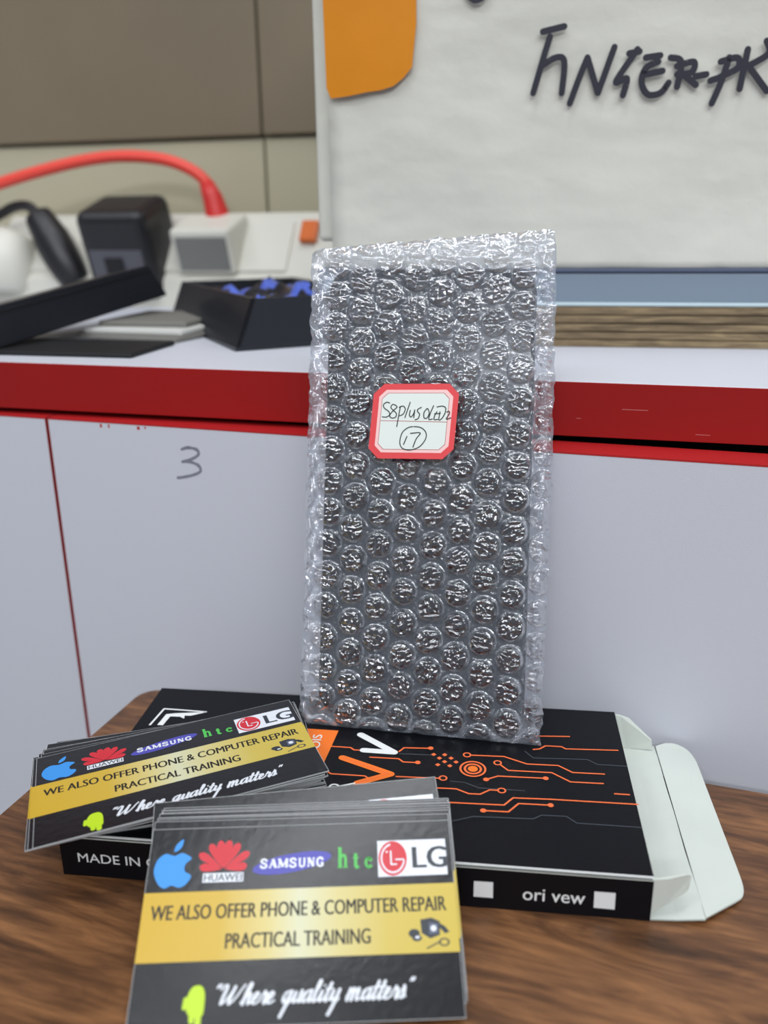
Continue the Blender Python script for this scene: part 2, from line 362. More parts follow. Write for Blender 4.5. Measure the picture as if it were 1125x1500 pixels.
def sheet(mb, pts, th=.42, m=0):
    """cardboard panel: polygon of 3D points given thickness along its normal"""
    P = [Vector(p) for p in pts]; nrm = (P[1]-P[0]).cross(P[2]-P[0]).normalized()*th; n = len(P)
    mb.add(P+[p+nrm for p in P], [tuple(range(n))[::-1], tuple(range(n, 2*n))]+[(i, (i+1) % n, n+(i+1) % n, n+i) for i in range(n)], m)
m = MB(); ny = 12; vs = []
for j in range(ny+1):
    y = .3+(BD-1.0)*j/ny; q = .35*math.sin(j*1.3)*.4
    vs += [(BW-.2, y, .45), (BW+7.5, y, .9), (BW+15.3+q, y, 1.9+.25*math.sin(j*.9))]
m.add(vs, [(3*j+i, 3*j+i+1, 3*j+i+4, 3*j+i+3) for j in range(ny) for i in (0, 1)]); m.add([(x, y, z-.42) for x, y, z in vs], [(3*j+i, 3*j+i+3, 3*j+i+4, 3*j+i+1) for j in range(ny) for i in (0, 1)])
m.build('end_panel', wcard, box)
m = MB(); out = [(15.5, .6), (19, 1.4), (27, 9.8), (29.0, 12.8), (30.0, 17.2), (29.6, 78), (29.0, 84.5), (26.5, 88.6), (22.5, 90.2), (15.8, 86.6)]
out = [(15.5, .6), (18.0, 2.4)] + [tuple(v) for v in spline([Vector(q+(0,)) for q in [(25.5, 8.4), (28.4, 11.6), (29.8, 16.5), (30.0, 24)]], 5)] + [tuple(v) for v in spline([Vector(q+(0,)) for q in [(29.6, 74), (29.3, 81.5), (27.5, 87), (23.6, 89.6), (19.5, 89.2)]], 5)] + [(15.8, 86.8)]
pts = [(BW+p[0]-.1, p[1]) for p in out]; m.prism(pts, 0, .42); m.v = [(x, y, z+max(.02, 1.75-.10*(x-BW-15)+.6*math.sin((x-BW-15)*.21))) for x, y, z in m.v]
m.build('tuck_flap', wcard, box)
m = MB(); sheet(m, [(BW-.4, BD-1, .9), (BW+5, BD-1.6, 1.2), (BW+14.2, BD-4.2, 2.6), (BW+13.6, BD-3.6, 6.2), (BW+5.2, BD-.8, 13.2), (BW+2.0, BD-.5, BH-.7), (BW-.4, BD-.4, BH-.6)], .42)
m.build('dust_flap', wcard, box)
gry = mat('grey_cardboard', (186, 194, 190), .7, .3)
m = MB(); P = [(BW-.3, .1, 2.4), (BW+4, .9, 5.2), (BW+9.6, 3.0, 8.2), (BW+10.6, 3.6, 9.2), (BW+11.0, 4.0, 13.4), (BW+9.8, 3.4, 14.1), (BW+4, 1.0, 14.2), (BW-.3, .2, 14.2)]
sheet(m, P, .42); m.build('dust_flap', wcard, box)

# ------------------------------------------------------------------ business cards
CW, CH, CT = 84.3, 50.6, .36
cb = mat('card_black', (13, 15, 19), .25, .45, bump=(420, .12)); ce = mat('card_edge', (176, 178, 178), .7)
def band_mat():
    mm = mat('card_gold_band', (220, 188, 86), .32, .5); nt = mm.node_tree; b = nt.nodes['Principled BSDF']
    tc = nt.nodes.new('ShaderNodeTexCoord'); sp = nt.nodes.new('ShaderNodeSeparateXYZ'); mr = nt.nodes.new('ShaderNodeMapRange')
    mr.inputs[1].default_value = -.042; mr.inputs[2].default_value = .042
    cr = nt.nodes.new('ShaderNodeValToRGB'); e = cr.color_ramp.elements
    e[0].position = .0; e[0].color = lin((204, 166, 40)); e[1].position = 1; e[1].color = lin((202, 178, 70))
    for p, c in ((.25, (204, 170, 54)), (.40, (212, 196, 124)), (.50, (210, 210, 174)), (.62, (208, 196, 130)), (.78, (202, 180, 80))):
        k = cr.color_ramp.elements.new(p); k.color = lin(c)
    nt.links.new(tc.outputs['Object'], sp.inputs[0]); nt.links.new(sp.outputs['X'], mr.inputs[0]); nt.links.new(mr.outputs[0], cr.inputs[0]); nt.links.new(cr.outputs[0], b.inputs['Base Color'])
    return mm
CM = [cb, ce, band_mat(), mat('print_blue', (52, 146, 226), .35), mat('print_red', (206, 34, 48), .35), mat('print_card_white', (226, 230, 236), .35),
      mat('print_violet', (74, 72, 172), .35), mat('print_green', (78, 190, 80), .35), mat('print_ink', (24, 20, 12), .45), mat('print_lime', (188, 222, 28), .35),
      mat('print_charcoal', (40, 46, 54), .35), mat('print_slate', (84, 92, 112), .35)]
def serif(mb, ch, x, y, w, h, z, mi, th):
    """upright serif letter in a w x h cell"""
    def S(pts, k=1.0): mb.stroke([(x+a*w, y+b*h) for a, b in pts], th*k, z, mi, False)
    def T(a, b, l=.34): S([(a-l/2, b), (a+l/2, b)], .45)
    if ch == 'S':
        S([tuple(v)[:2] for v in spline([Vector(q+(0,)) for q in [(.86, .74), (.72, .93), (.45, .98), (.2, .86), (.22, .66), (.5, .52), (.8, .36), (.82, .14), (.55, .02), (.25, .06), (.1, .28)]], 4)], .95); S([(.87, .66), (.87, .98)], .45); S([(.1, .02), (.1, .34)], .45)
    elif ch == 'A': S([(.14, 0), (.5, 1)], .6); S([(.5, 1), (.86, 0)], 1.25); S([(.27, .34), (.72, .34)], .5); T(.12, .03); T(.86, .03, .4)
    elif ch == 'M': S([(.12, 0), (.12, 1)], .6); S([(.12, 1), (.5, .08)], 1.2); S([(.5, .08), (.88, 1)], .6); S([(.88, 1), (.88, 0)], 1.2); T(.1, .03, .3); T(.88, .03, .32); T(.1, .97, .26); T(.9, .97, .26)
    elif ch == 'U': S([tuple(v)[:2] for v in spline([Vector(q+(0,)) for q in [(.22, 1), (.22, .3), (.32, .08), (.52, .02), (.72, .1), (.8, .3), (.8, 1)]], 4)], .9); T(.2, .97, .36); T(.82, .97, .3)
    elif ch == 'N': S([(.18, 0), (.18, 1)], .6); S([(.18, 1), (.82, .02)], 1.25); S([(.82, 0), (.82, 1)], .6); T(.16, .03, .3); T(.16, .97, .28); T(.84, .97, .3)
    elif ch == 'G': S([tuple(v)[:2] for v in spline([Vector(q+(0,)) for q in [(.84, .72), (.7, .92), (.46, .98), (.2, .8), (.14, .48), (.24, .16), (.5, .02), (.74, .1), (.8, .26)]], 4)], 1.0); S([(.8, .02), (.8, .42)], 1.1); T(.78, .42, .4); S([(.86, .66), (.86, .98)], .45)
    elif ch == 'h': S([(.24, 0), (.24, 1)], 1.1); S([tuple(v)[:2] for v in spline([Vector(q+(0,)) for q in [(.24, .42), (.45, .6), (.68, .58), (.76, .4), (.76, 0)]], 4)], .9); T(.24, .02, .4); T(.76, .02, .4); T(.16, .98, .24)
    elif ch == 't': S([(.45, .95), (.45, .12), (.6, .02), (.78, .1)], 1.1); S([(.15, .66), (.78, .66)], .5)
    elif ch == 'c': S([tuple(v)[:2] for v in spline([Vector(q+(0,)) for q in [(.8, .72), (.62, .93), (.36, .86), (.2, .5), (.34, .12), (.6, .04), (.84, .22)]], 4)], 1.0); mb.disc((x+.74*w, y+.76*h), th*.7, z, mi, 10)
def script_text(mb, s, x, y, xh, z, mi, wd):
    """joined slanted handwriting; glyph strokes on a unit x-height"""
    G = {'W': (2.5, [[(.05, 1.35), (.3, 1.75), (.55, 1.6), (.5, .7), (.55, .05), (1.0, .6), (1.35, 1.6)], [(1.35, 1.6), (1.25, .6), (1.35, .05), (1.8, .6), (2.1, 1.4), (2.3, 1.75)]]),
     'h': (1.0, [[(0, .1), (.35, .9), (.5, 1.7), (.35, 1.85), (.22, 1.3), (.2, 0)], [(.2, .3), (.5, .9), (.7, .85), (.68, .2), (.8, 0), (1.0, .2)]]),
     'e': (.78, [[(0, .2), (.45, .55), (.5, .9), (.3, 1.0), (.12, .6), (.18, .1), (.45, 0), (.78, .25)]]),
     'r': (.72, [[(0, .2), (.2, .95), (.3, 1.05), (.32, .85), (.55, .85), (.5, .2), (.6, 0), (.75, .2)]]),
     'q': (1.0, [[(.7, .85), (.45, 1.0), (.15, .7), (.15, .2), (.4, .05), (.72, .9)], [(.75, 1.0), (.6, -.2), (.42, -1.2), (.35, -1.25)], [(.5, -.6), (.75, -.1), (1.0, .2)]]),
     'u': (1.0, [[(0, .2), (.2, .95), (.18, .2), (.35, 0), (.65, .4), (.75, 1.0)], [(.75, 1), (.72, .2), (.82, 0), (1.0, .2)]]),
     'a': (1.0, [[(.72, .85), (.45, 1.0), (.12, .65), (.14, .15), (.38, 0), (.7, .6), (.75, .95)], [(.75, 1), (.72, .2), (.85, 0), (1.02, .2)]]),
     'l': (.6, [[(0, .2), (.4, 1.3), (.42, 1.85), (.26, 1.8), (.18, .8), (.22, .1), (.35, 0), (.62, .2)]]),
     'i': (.55, [[(0, .2), (.2, .95), (.18, .2), (.3, 0), (.55, .2)], [(.27, 1.38), (.31, 1.42)]]),
     't': (.6, [[(0, .2), (.3, 1.1), (.36, 1.6)], [(.36, 1.6), (.22, .6), (.22, .1), (.36, 0), (.62, .2)], [(.0, 1.08), (.6, 1.12)]]),
     'y': (.95, [[(0, .2), (.2, .95), (.18, .3), (.35, .05), (.65, .45), (.78, 1.0)], [(.78, 1), (.66, -.1), (.42, -1.15), (.3, -1.2)], [(.48, -.7), (.7, -.2), (.95, .2)]]),
     'm': (1.5, [[(0, .2), (.15, .95), (.18, .9), (.12, 0)], [(.15, .4), (.45, 1), (.6, .9), (.55, 0)], [(.58, .4), (.9, 1), (1.06, .9), (1.02, .2), (1.15, 0), (1.5, .2)]]),
     's': (.75, [[(0, .15), (.3, .9), (.38, 1.1), (.52, .5), (.4, .02), (.12, .1)], [(.4, .02), (.75, .2)]]),
     '"': (.55, [[(.1, 1.55), (.2, 1.85)], [(.35, 1.55), (.45, 1.85)]]), ' ': (.75, [])}
    tot = sum(G[c][0] for c in s); cx = 0
    for c in s:
        adv, ss = G[c]
        for st in ss:
            P = spline([Vector((p[0], p[1], 0)) for p in st], 5)
            Q = [(x+(cx+p.x+.38*p.y)*xh, y+p.y*xh) for p in P]
            tp = []
            for i in range(len(Q)):
                d = Vector(Q[min(i+1, len(Q)-1)])-Vector(Q[max(i-1, 0)]); tp.append(1.25 if d.y < 0 and abs(d.y) > abs(d.x)*.7 else .72)
            mb.stroke(Q, wd, z, mi, True, tp)
        cx += adv
    return cx*xh
def card_mesh():
    m = MB(); hx, hy = CW/2, CH/2
    m.box((-hx, -hy, 0), (hx, hy, CT), 1)
    m.flat([(-hx+.14, -hy+.14), (hx-.14, -hy+.14), (hx-.14, hy-.14), (-hx+.14, hy-.14)], CT+.008, 0)
    z1, z2, z3, z4 = CT+.02, CT+.034, CT+.07, CT+.105
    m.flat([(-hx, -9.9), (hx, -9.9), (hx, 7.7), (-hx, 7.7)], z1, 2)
    # bitten fruit mark
    body = cspline([Vector(q+(0,)) for q in [(-35.3, 17.6), (-33.2, 18.3), (-31.2, 17.5), (-30.5, 16.6), (-31.9, 15.2), (-31.9, 13.3), (-30.1, 12.0), (-31.1, 9.9), (-32.9, 8.9), (-35.1, 9.5), (-37.1, 8.8), (-39.1, 10.3), (-40.4, 13.4), (-39.8, 16.5), (-37.7, 18.2)]], 5)
    m.flat([tuple(v)[:2] for v in body], z2, 3)
    m.flat([tuple(v)[:2] for v in cspline([Vector(q+(0,)) for q in [(-35.4, 18.8), (-35.0, 20.6), (-33.2, 22.2), (-33.4, 20.2), (-34.4, 19.0)]], 5)], z2, 3)
    # petal fan
    for a in (-172, -146, -119, -99, -81, -61, -34, -8):
        L = Matrix.Rotation(R(a+180), 2)
        L = 6.6 if abs(a+90) > 70 else 8.4
        pet = [(.8, -.12), (L*.55, -.95), (L*.85, -1.05), (L, -.1), (L*.88, 1.0), (L*.55, .9), (.8, .12)]
        th = R(-a); c, s = math.cos(th), math.sin(th)
        m.flat([(-21.4+p[0]*c-p[1]*s, 13.4+p[0]*s*.98+p[1]*c) for p in [tuple(v)[:2] for v in cspline([Vector(q+(0,)) for q in pet], 4)]], z2, 4)
    m.flat([(-26.8, 10.0), (-15.7, 10.0), (-15.7, 12.5), (-26.8, 12.5)], z2, 5); put_text(m, 'HUAWEI', -26.4, 10.3, -16.1, 12.2, z3, 10, .02)
    ell = [(-2.4+11*math.cos(R(k*10))*math.cos(R(9))-2.55*math.sin(R(k*10))*math.sin(R(9)), 14.6+11*math.cos(R(k*10))*math.sin(R(9))+2.55*math.sin(R(k*10))*math.cos(R(9))) for k in range(36)]
    m.flat(ell, z2, 6)
    for i, ch in enumerate('SAMSUNG'):
        xx = -11.3+i*2.5+(.55 if i > 2 else 0); serif(m, ch, xx, 13.4, 2.7 if ch == 'M' else 2.15, 2.4, z3, 5, .6)
    serif(m, 'h', 10.2, 12.8, 2.9, 5.6, z2, 7, .85); serif(m, 't', 14.2, 12.7, 2.3, 4.1, z2, 7, .8); serif(m, 'c', 17.6, 12.6, 2.4, 2.8, z2, 7, .75)
    m.flat([(21.4, 9.9), (40.6, 10.0), (40.6, 19.9), (21.4, 19.9)], z2, 5)
    m.disc((25.6, 14.9), 3.95, z3, 4, 32, 4.8)
    m.ring((25.6, 14.9), 3.15, .42, z4, 5, 28, 3.9, 100, 352); m.stroke([(28.7, 14.5), (26.3, 14.5)], .42, z4, 5, False)
    m.stroke([(25.1, 17.0), (25.1, 13.2), (26.7, 13.2)], .42, z4, 5, False); m.disc((24.0, 16.7), .3, z4, 5, 10)
    put_text(m, 'LG', 31.0, 12.0, 40.4, 17.9, z3, 10, .05)
    put_text(m, 'WE ALSO OFFER PHONE & COMPUTER REPAIR', -39.8, .5, 39.3, 4.3, z2, 8, .034)
    put_text(m, 'PRACTICAL TRAINING', -19.3, -7.1, 18.7, -3.3, z2, 8, .034)
    # little computer with its accessories
    m.flat([(32.2, -1.6), (35.2, -1.2), (37.4, -2.2), (37.2, -5.6), (34.6, -6.4), (32.4, -5.0)], z2, 10); m.flat([(34.4, -2.4), (36.9, -2.7), (36.8, -5.2), (34.4, -5.4)], z3, 11); m.disc((35.6, -3.9), .8, z4, 5, 12)
    m.disc((30.4, -5.0), 1.5, z2, 10, 16, 1.1); m.disc((31.1, -6.2), 1.3, z2, 10, 16, .8); m.disc((31.2, -6.0), .6, z3, 5, 12, .35)
    m.flat([(36.6, -2.3), (38.6, -3.4), (39.8, -4.9), (38.6, -5.3), (37.4, -4.0)], z2, 10); m.ring((38.2, -7.4), 1.2, .5, z2, 10, 16, .85); m.stroke([(36.8, -7.4), (33.6, -8.8)], .35, z2, 10)
    # lime robot mark
    m.flat([tuple(v)[:2] for v in cspline([Vector(q+(0,)) for q in [(-27.6, -17.6), (-26.4, -15.8), (-24.4, -15.7), (-23.4, -17.4), (-23.3, -20.5), (-23.6, -22.4), (-25.2, -23.0), (-27.0, -22.3), (-27.9, -20.4)]], 5)], z2, 9)
    m.stroke([(-28.1, -18.6), (-28.3, -20.6)], 1.0, z2, 9); m.stroke([(-24.6, -22), (-24.6, -24.2)], 1.5, z2, 9); m.stroke([(-26.3, -22), (-26.2, -23.6)], 1.3, z2, 9)
    w = script_text(MB(), '"Where quality matters"', 0, 0, 1, 0, 5, .3); xh = 50.5/w
    script_text(m, '"Where quality matters"', -22.0, -20.2, xh, z2, 5, .62)
    return m
proto = card_mesh().build('business_card', CM); cmesh = proto.data; bpy.data.objects.remove(proto)
def place_card(M4, label, group):
    o = bpy.data.objects.new('business_card', cmesh); COL.objects.link(o); o.matrix_world = M4
    return tag(o, label, 'business card', group)
def rot3(a, b, c): return (Matrix.Rotation(a, 3, 'Z') @ Matrix.Rotation(b, 3, 'X') @ Matrix.Rotation(c, 3, 'Y'))
rnd = random.Random(4)
# pile leaning in front
R0 = rot3(R(1.9), R(29.6), 0); c0 = Vector((-23.8, 188.8, -176.7)); NF = 11
for i in range(NF):
    d = i*.56; sh = 0 if i == 0 else 1.6+i*.78+rnd.uniform(-.35, .35); sx = rnd.uniform(-.3, .5)+.13*i; yw = rnd.uniform(-.3, .3)
    lab = 'black business card inside the tilted front pile, only its edge showing'
    if i == 0: yw = 0; sx = 0; sh = 0; lab = 'top card of the tilted front pile, full gold band in view'
    if i == NF-1: sh = 13.2; yw = 3.8; sx = -.6; lab = 'rearmost card of the tilted front pile, twisted, only its grey top strip showing'
    tj = rnd.uniform(-.1, .1) if i else 0
    Mx = (R0 @ Matrix.Rotation(R(yw), 3, 'Z') @ Matrix.Rotation(R(tj), 3, 'X')).to_4x4(); p = c0 + R0 @ Vector((sx, sh, -d-CT)); Mx.translation = W3(p)
    place_card(Mx, lab, 'business cards in the front pile')
# pile lying on the carton
KS = 88/CW; NL = 17
RT = (19.6, -3.9, -2.7); brT = Vector((-18.2, 237.0, -164.4)); brB = Vector((-20.5, 239.5, -176.1))
for i in range(NL):
    f = i/(NL-1); e = f**.8
    yw = RT[0]-7.0*e + (rnd.uniform(-1.6, 1.6) if 0 < i else 0); Rm = rot3(R(yw), R(RT[1]*(1-f)), R(RT[2]*(1-f)))
    br = brT.lerp(brB, f); sx = rnd.uniform(-2.6, .3) if i else 0; sy = rnd.uniform(-.8, 1.2) if i else 0
    p = br - Rm @ Vector((CW/2*KS+sx*-1 if False else CW/2*KS-sx, -CH/2*KS-sy, CT))
    lab = 'black business card in the flat pile on the carton, below its top card'
    if i == 0: lab = 'top card of the flat pile on the carton, black with gold band'
    Mx = Rm.to_4x4() @ Matrix.Diagonal((KS, KS, 1, 1)); Mx.translation = W3(p)
    place_card(Mx, lab, 'business cards in the pile on the carton')

# ------------------------------------------------------------------ phone screen in bubble wrap
LEAN = 18.0
e1 = Vector((83.5, -16.3, 0)).normalized(); nn = Vector((-e1.y, e1.x, 0)); e2 = nn*math.sin(R(LEAN))+Vector((0, 0, math.cos(R(LEAN))))
PM = frame((12.5, 274.9, -175.2), e1, e2)
scr = thing('phone_screen', PM, 'dark phone screen standing upright inside the bubble wrap', 'phone screen')
def rrect(x0, y0, x1, y1, r, n=6, skew=0):
    out = []
    for cx, cy, a in ((x1-r, y1-r, 0), (x0+r, y1-r, 90), (x0+r, y0+r, 180), (x1-r, y0+r, 270)):
        for k in range(n+1): out.append((cx+r*math.cos(R(a+90*k/n)), cy+r*math.sin(R(a+90*k/n))))
    return [(x-skew*(y/170), y) for x, y in out]
SKEW = 3.2
ph = rrect(-38.8, 3.2, 36.2, 166.6, 8, 6, SKEW)
ins = lambda k: rrect(-38.8+k, 3.2+k, 36.2-k, 166.6-k, 8-k*.6, 6, SKEW)
def loft(mb, loops, zs, m=0):
    n = len(loops[0]); vs = [(p[0], p[1], z) for L, z in zip(loops, zs) for p in L]; fs = []
    for i in range(len(loops)-1):
        for k in range(n): fs.append((i*n+k, i*n+(k+1) % n, (i+1)*n+(k+1) % n, (i+1)*n+k))
    fs.append(tuple((len(loops)-1)*n+k for k in range(n))); fs.append(tuple(range(n))[::-1]); mb.add(vs, fs, m)
m = MB(); loft(m, [ins(1), ins(.2), ins(0), ins(.3)], [-2.6, -2.2, -1.4, -1.0]); m.build('frame', mat('screen_frame', (36, 40, 48), .35, .5), scr, True)
m = MB(); loft(m, [ins(.4), ins(.6), ins(1.6), ins(3.0)], [-1.0, -.6, -.2, -.08]); m.build('display_glass', mat('display_glass', (12, 16, 25), .16, .2), scr)
wrap = thing('bubble_wrap_pouch', PM, 'clear bubble wrap pouch with a red price sticker leaning on the cabinet', 'bubble wrap')
left = [(-.9, -42.1), (4, -45.6), (25, -45.6), (66, -46.3), (103, -47.3), (141, -47.9), (172, -49.0), (190, -49)]
right = [(-.9, 42.4), (23, 42.1), (47, 41.9), (95, 41.5), (142, 40.2), (171, 39.2), (190, 38)]
topl = [(-49, 171.6), (-45.5, 173.6), (-22.7, 175.6), (-2.9, 177.0), (11.6, 178.2), (37.1, 180.0), (40, 179)]
def lerpt(T, y):
    for (a, b), (c, d) in zip(T, T[1:]):
        if y <= c: return b+(d-b)*max(0, (y-a)/(c-a))
    return T[-1][1]
NX, NY = 250, 500
def grid(front):
    rng = noise
    bub = []
    for k in range(-1, 9):
        for j in range(-1, 17):
            y = 130.6 + (5.6 if k % 2 else 0) - .35*max(k, 0) - 11.3*(j-4) ; x = 28.9 - 9.62*k - (y-130)*.0085
            h = 3.2+1.0*rng.noise(Vector((k*3.3, j*2.7, 1))); x += .55*rng.noise(Vector((k*5.1, j*4.3, 6))); y += .55*rng.noise(Vector((k*4.7, j*5.9, 8)))
            bub.append((x, y, h, 4.75+.4*rng.noise(Vector((k*1.7, j*1.3, 4)))))
    cell = {}
    for b in bub: cell.setdefault((round(b[0]/10), round(b[1]/11)), []).append(b)
    vs = []; fs = []
    nx, ny = (NX, NY) if front else (NX//2, NY//2)
    edge = []
    for j in range(ny+1):
        v = j/ny
        for i in range(nx+1):
            u = i/nx
            y0 = -.6; yt = 178
            for _ in range(2):
                y = y0+(yt-y0)*v; xl = lerpt(left, y); xr = lerpt(right, y); x = xl+(xr-xl)*u
                yt = lerpt(topl, x)
            # ragged outline
            w1 = rng.noise(Vector((y*.16, 3, 7 if u < .5 else 11)))*.9+rng.noise(Vector((y*.5, 5, 7 if u < .5 else 11)))*.4
            x += w1*(abs(u-.5)*2)**8
            y += (rng.noise(Vector((x*.18, 9, 2)))*.9+rng.noise(Vector((x*.6, 8, 2)))*.45)*(v**20 + (1-v)**24*.3)
            px = x+SKEW*(y/170)
            dxp = max(-38.8-px, px-36.2, 0); dyp = max(3.2-y, y-166.6, 0); dd = math.hypot(dxp, dyp)
            fr_ = max(0, 1-dd/4.5); fr_ = fr_*fr_*(3-2*fr_)
            um = min(u, 1-u)*(xr-xl); vm = min(v*(yt-y0), (1-v)*(yt-y0)); bd = min(um, vm)
            ed = min(1, bd/2.2)
            loose = min(1, max(0, (y-88)/75))           # upper half is more crumpled
            base = (.25 if front else 3.0)*fr_ + (0 if front else .25)
            cru = (1-fr_)*ed
            nz = rng.noise(Vector((x*.33, y*.33, 2.2 if front else 8)))*.9+rng.noise(Vector((x*.9, y*.8, 5)))*.5+rng.noise(Vector((x*2.1, y*2.1, 5)))*.22
            h = base + cru*(.9+nz*1.0)
            bh = 0; bq = 0
            for a in (-1, 0, 1):
                for b in (-1, 0, 1):
                    for (bx_, by_, bh_, br_) in cell.get((round(x/10)+a, round(y/11)+b), ()):
                        q = math.hypot(x-bx_, y-by_)
                        if br_*.93 < q < br_*1.07 and not bq: bq = 2; bh = max(bh, .32*(1-abs(q/br_-1)/.07) if q >= br_ else 0)
                        if q < br_:
                            s = (1-(q/br_)**9)**.6; bq = 1 if q < br_*.92 else 2
                            ox = bx_*.37+by_*.21; tw = rng.noise(Vector((bx_*.3, by_*.3, 2)))*.6
                            cr1 = abs(rng.noise(Vector((x*.33+bx_, (y+tw*x)*.85, ox))))
                            cr2 = abs(rng.noise(Vector((x*.6+by_, (y-tw*x)*1.5, ox+5))))
                            cr3 = abs(rng.noise(Vector((x*1.3, y*1.9, ox+9))))
                            k = s*(bh_*(1-.30*loose) - (1.5+1.8*loose)*cr1*s - (.7+1.2*loose)*cr2*s - (.25+.55*loose)*cr3*s)
                            k = max(k, .1*s)
                            bh = max(bh, k*min(1, bd/3))
            h += bh*(1 if front else .75)
            h += ((.16+.22*loose)*rng.noise(Vector((x*.55, y*.75, 9))))*ed*fr_
            vs.append((x, y, max(h, 0.02) if front else -max(h, .02))); edge.append(((4 if loose+.5*rng.noise(Vector((x*.08, y*.08, 3))) > .62 else 2) if bq == 1 else (3 if rng.noise(Vector((x*.22, y*.22, 6))) > -.22 else 0)) if bq and dd < 2.2 else (1 if dd > 2.2 else 0))
    fm = []
    for j in range(ny):
        for i in range(nx):
            a = j*(nx+1)+i
            q = (a, a+1, a+nx+2, a+nx+1); fs.append(q if front else q[::-1]); fm.append(edge[a])
    mb = MB(); mb.add(vs, fs, 0); mb.m = fm
    return mb
clear = film_mat('clear_film', .16, .12, .5, .07); crum = film_mat('crumpled_film', .20, .09, .9, .13, bump=(500, .5)); dome = film_mat('bubble_film', .02, .022, 1.15, .15, bump=(400, .5)); rimf = film_mat('bubble_rim_film', .30, .06, 1.0, .2, bump=(900, .3)); domew = film_mat('bubble_film_crumpled', .12, .03, 1.15, .21, bump=(480, .8))
grid(True).build('front_film', [clear, crum, dome, rimf, domew], wrap, True)
grid(False).build('back_film', [clear, crum, dome, rimf, domew], wrap, True)
# red bordered price sticker
def sk(u, v): return (-19.6+(u-159)*.0308+.0015*(509-v), 111+(509-v)*.0303+(u-159)*.0008)
def octa(u0, v0, u1, v1, c, sh=0): return [sk(*p) for p in ((u0+c, v0), (u1-c, v0), (u1, v0+c), (u1, v1-c), (u1-c, v1), (u0+c, v1), (u0, v1-c), (u0, v0+c))]
def rot_uv(pts): return pts
ZS = 4.35
m = MB(); m.prism(octa(52, 74, 1042, 952, 118), ZS, ZS+.12, 0)
m.flat(octa(122, 144, 980, 880, 80), ZS+.14, 1); m.flat(octa(156, 180, 940, 846, 66), ZS+.17, 2); m.flat(octa(162, 186, 934, 840, 64), ZS+.19, 3)
m.stroke([sk(160, 506), sk(938, 520)], .22, ZS+.22, 2, False)
ink = [[(250, 300), (215, 290), (180, 320), (195, 360), (250, 400), (262, 440), (225, 465), (180, 462)],
 [(330, 330), (290, 315), (270, 350), (300, 385), (340, 420), (335, 465), (290, 475), (265, 445), (300, 390), (340, 350), (330, 330)],
 [(380, 340), (375, 400), (360, 575)], [(368, 350), (410, 335), (440, 370), (420, 430), (375, 450)], [(490, 290), (445, 470)],
 [(500, 385), (495, 440), (515, 462), (540, 430), (552, 380)], [(552, 380), (548, 470)], [(625, 350), (585, 375), (590, 405), (612, 430), (600, 480), (565, 495)],
 [(690, 365), (662, 410), (668, 470), (700, 475), (722, 420), (705, 370), (690, 365)], [(765, 330), (735, 420), (725, 490), (765, 485)],
 [(810, 400), (790, 440), (785, 490), (825, 490)], [(785, 425), (850, 420)], [(805, 345), (865, 335), (905, 355), (905, 410), (880, 470), (850, 500)], [(845, 400), (838, 495)],
 [(922, 405), (945, 395), (955, 420), (925, 485), (975, 470)],
 [(490, 690), (478, 730), (460, 785)], [(528, 655), (640, 648), (600, 720), (572, 815)]]
for st in ink: m.stroke([tuple(v)[:2] for v in spline([Vector(sk(*p)+(0,)) for p in st], 5)], .36, ZS+.26, 4)
m.stroke([tuple(v)[:2] for v in cspline([Vector(sk(*p)+(0,)) for p in [(560, 575), (650, 590), (708, 650), (705, 730), (640, 815), (540, 848), (450, 830), (414, 760), (430, 650), (490, 590)]], 5)], .36, ZS+.26, 4)
m.build('price_sticker', [mat('sticker_red', (222, 62, 66), .5), mat('sticker_pink', (246, 200, 196), .5), mat('sticker_line', (176, 84, 90), .5), mat('sticker_paper', (224, 232, 224), .55), mat('pen_ink', (22, 26, 26), .5)], wrap)['label'] = 'red bordered white price sticker with handwriting'

# ------------------------------------------------------------------ things stacked on the cabinet, right
sx_, sy_ = yawv(-10.1)
SM = frame((80, 410.2, SHELF), sx_, sy_)
pw = wood_mat('old_paper_wood', (84, 70, 50), (122, 104, 78), (160, 140, 104), 0, 22, 150, .8)
m = MB(); rr = random.Random(3)
lay = [(0, 3.2), (3.4, 6.6), (6.9, 10.4), (10.7, 14.4), (14.6, 18.4)]
for a, b in lay: m.bevbox((-82+rr.uniform(-2, 2), rr.uniform(0, 1.2), a), (330, 145+rr.uniform(-2, 2), b), .8)
o = m.build('wood_board', pw); o.matrix_world = SM; tag(o, 'rough brown layered wooden board lying on the cabinet top under blue-grey slab', 'board')
m = MB(); m.bevbox((-112, 1.5, 0), (335, 150, 14.6), 1.2, 0); m.bevbox((-112, .6, 14.7), (335, 150, 16.6), .6, 1); m.bevbox((-112, .2, -.0), (335, 40, 1.6), .5, 2)
o = m.build('binder', [mat('blue_grey_card', (122, 136, 150), .5), mat('navy_edge', (72, 82, 104), .5), mat('pale_edge', (186, 204, 208), .5)]); o.matrix_world = SM @ Matrix.Translation((0, 0, .01845)); tag(o, 'blue-grey flat binder between wooden board and white foam box', 'binder')
FB = thing('foam_box', SM @ Matrix.Translation((0, 0, .0352)), 'large white foam box with orange tape and black marker handwriting', 'foam box')
foam = mat('foam_white', (206, 205, 194), .75, .25, bump=(95, 1.0), noise_amt=.07, noise_scale=14)
m = MB(); bm = bmesh.new(); bmesh.ops.create_cube(bm, size=1)
for v in bm.verts: v.co = Vector(((v.co.x+.5)*460-104.5, (v.co.y+.5)*150+1, (v.co.z+.5)*190))
bmesh.ops.subdivide_edges(bm, edges=bm.edges[:], cuts=60, use_grid_fill=True)
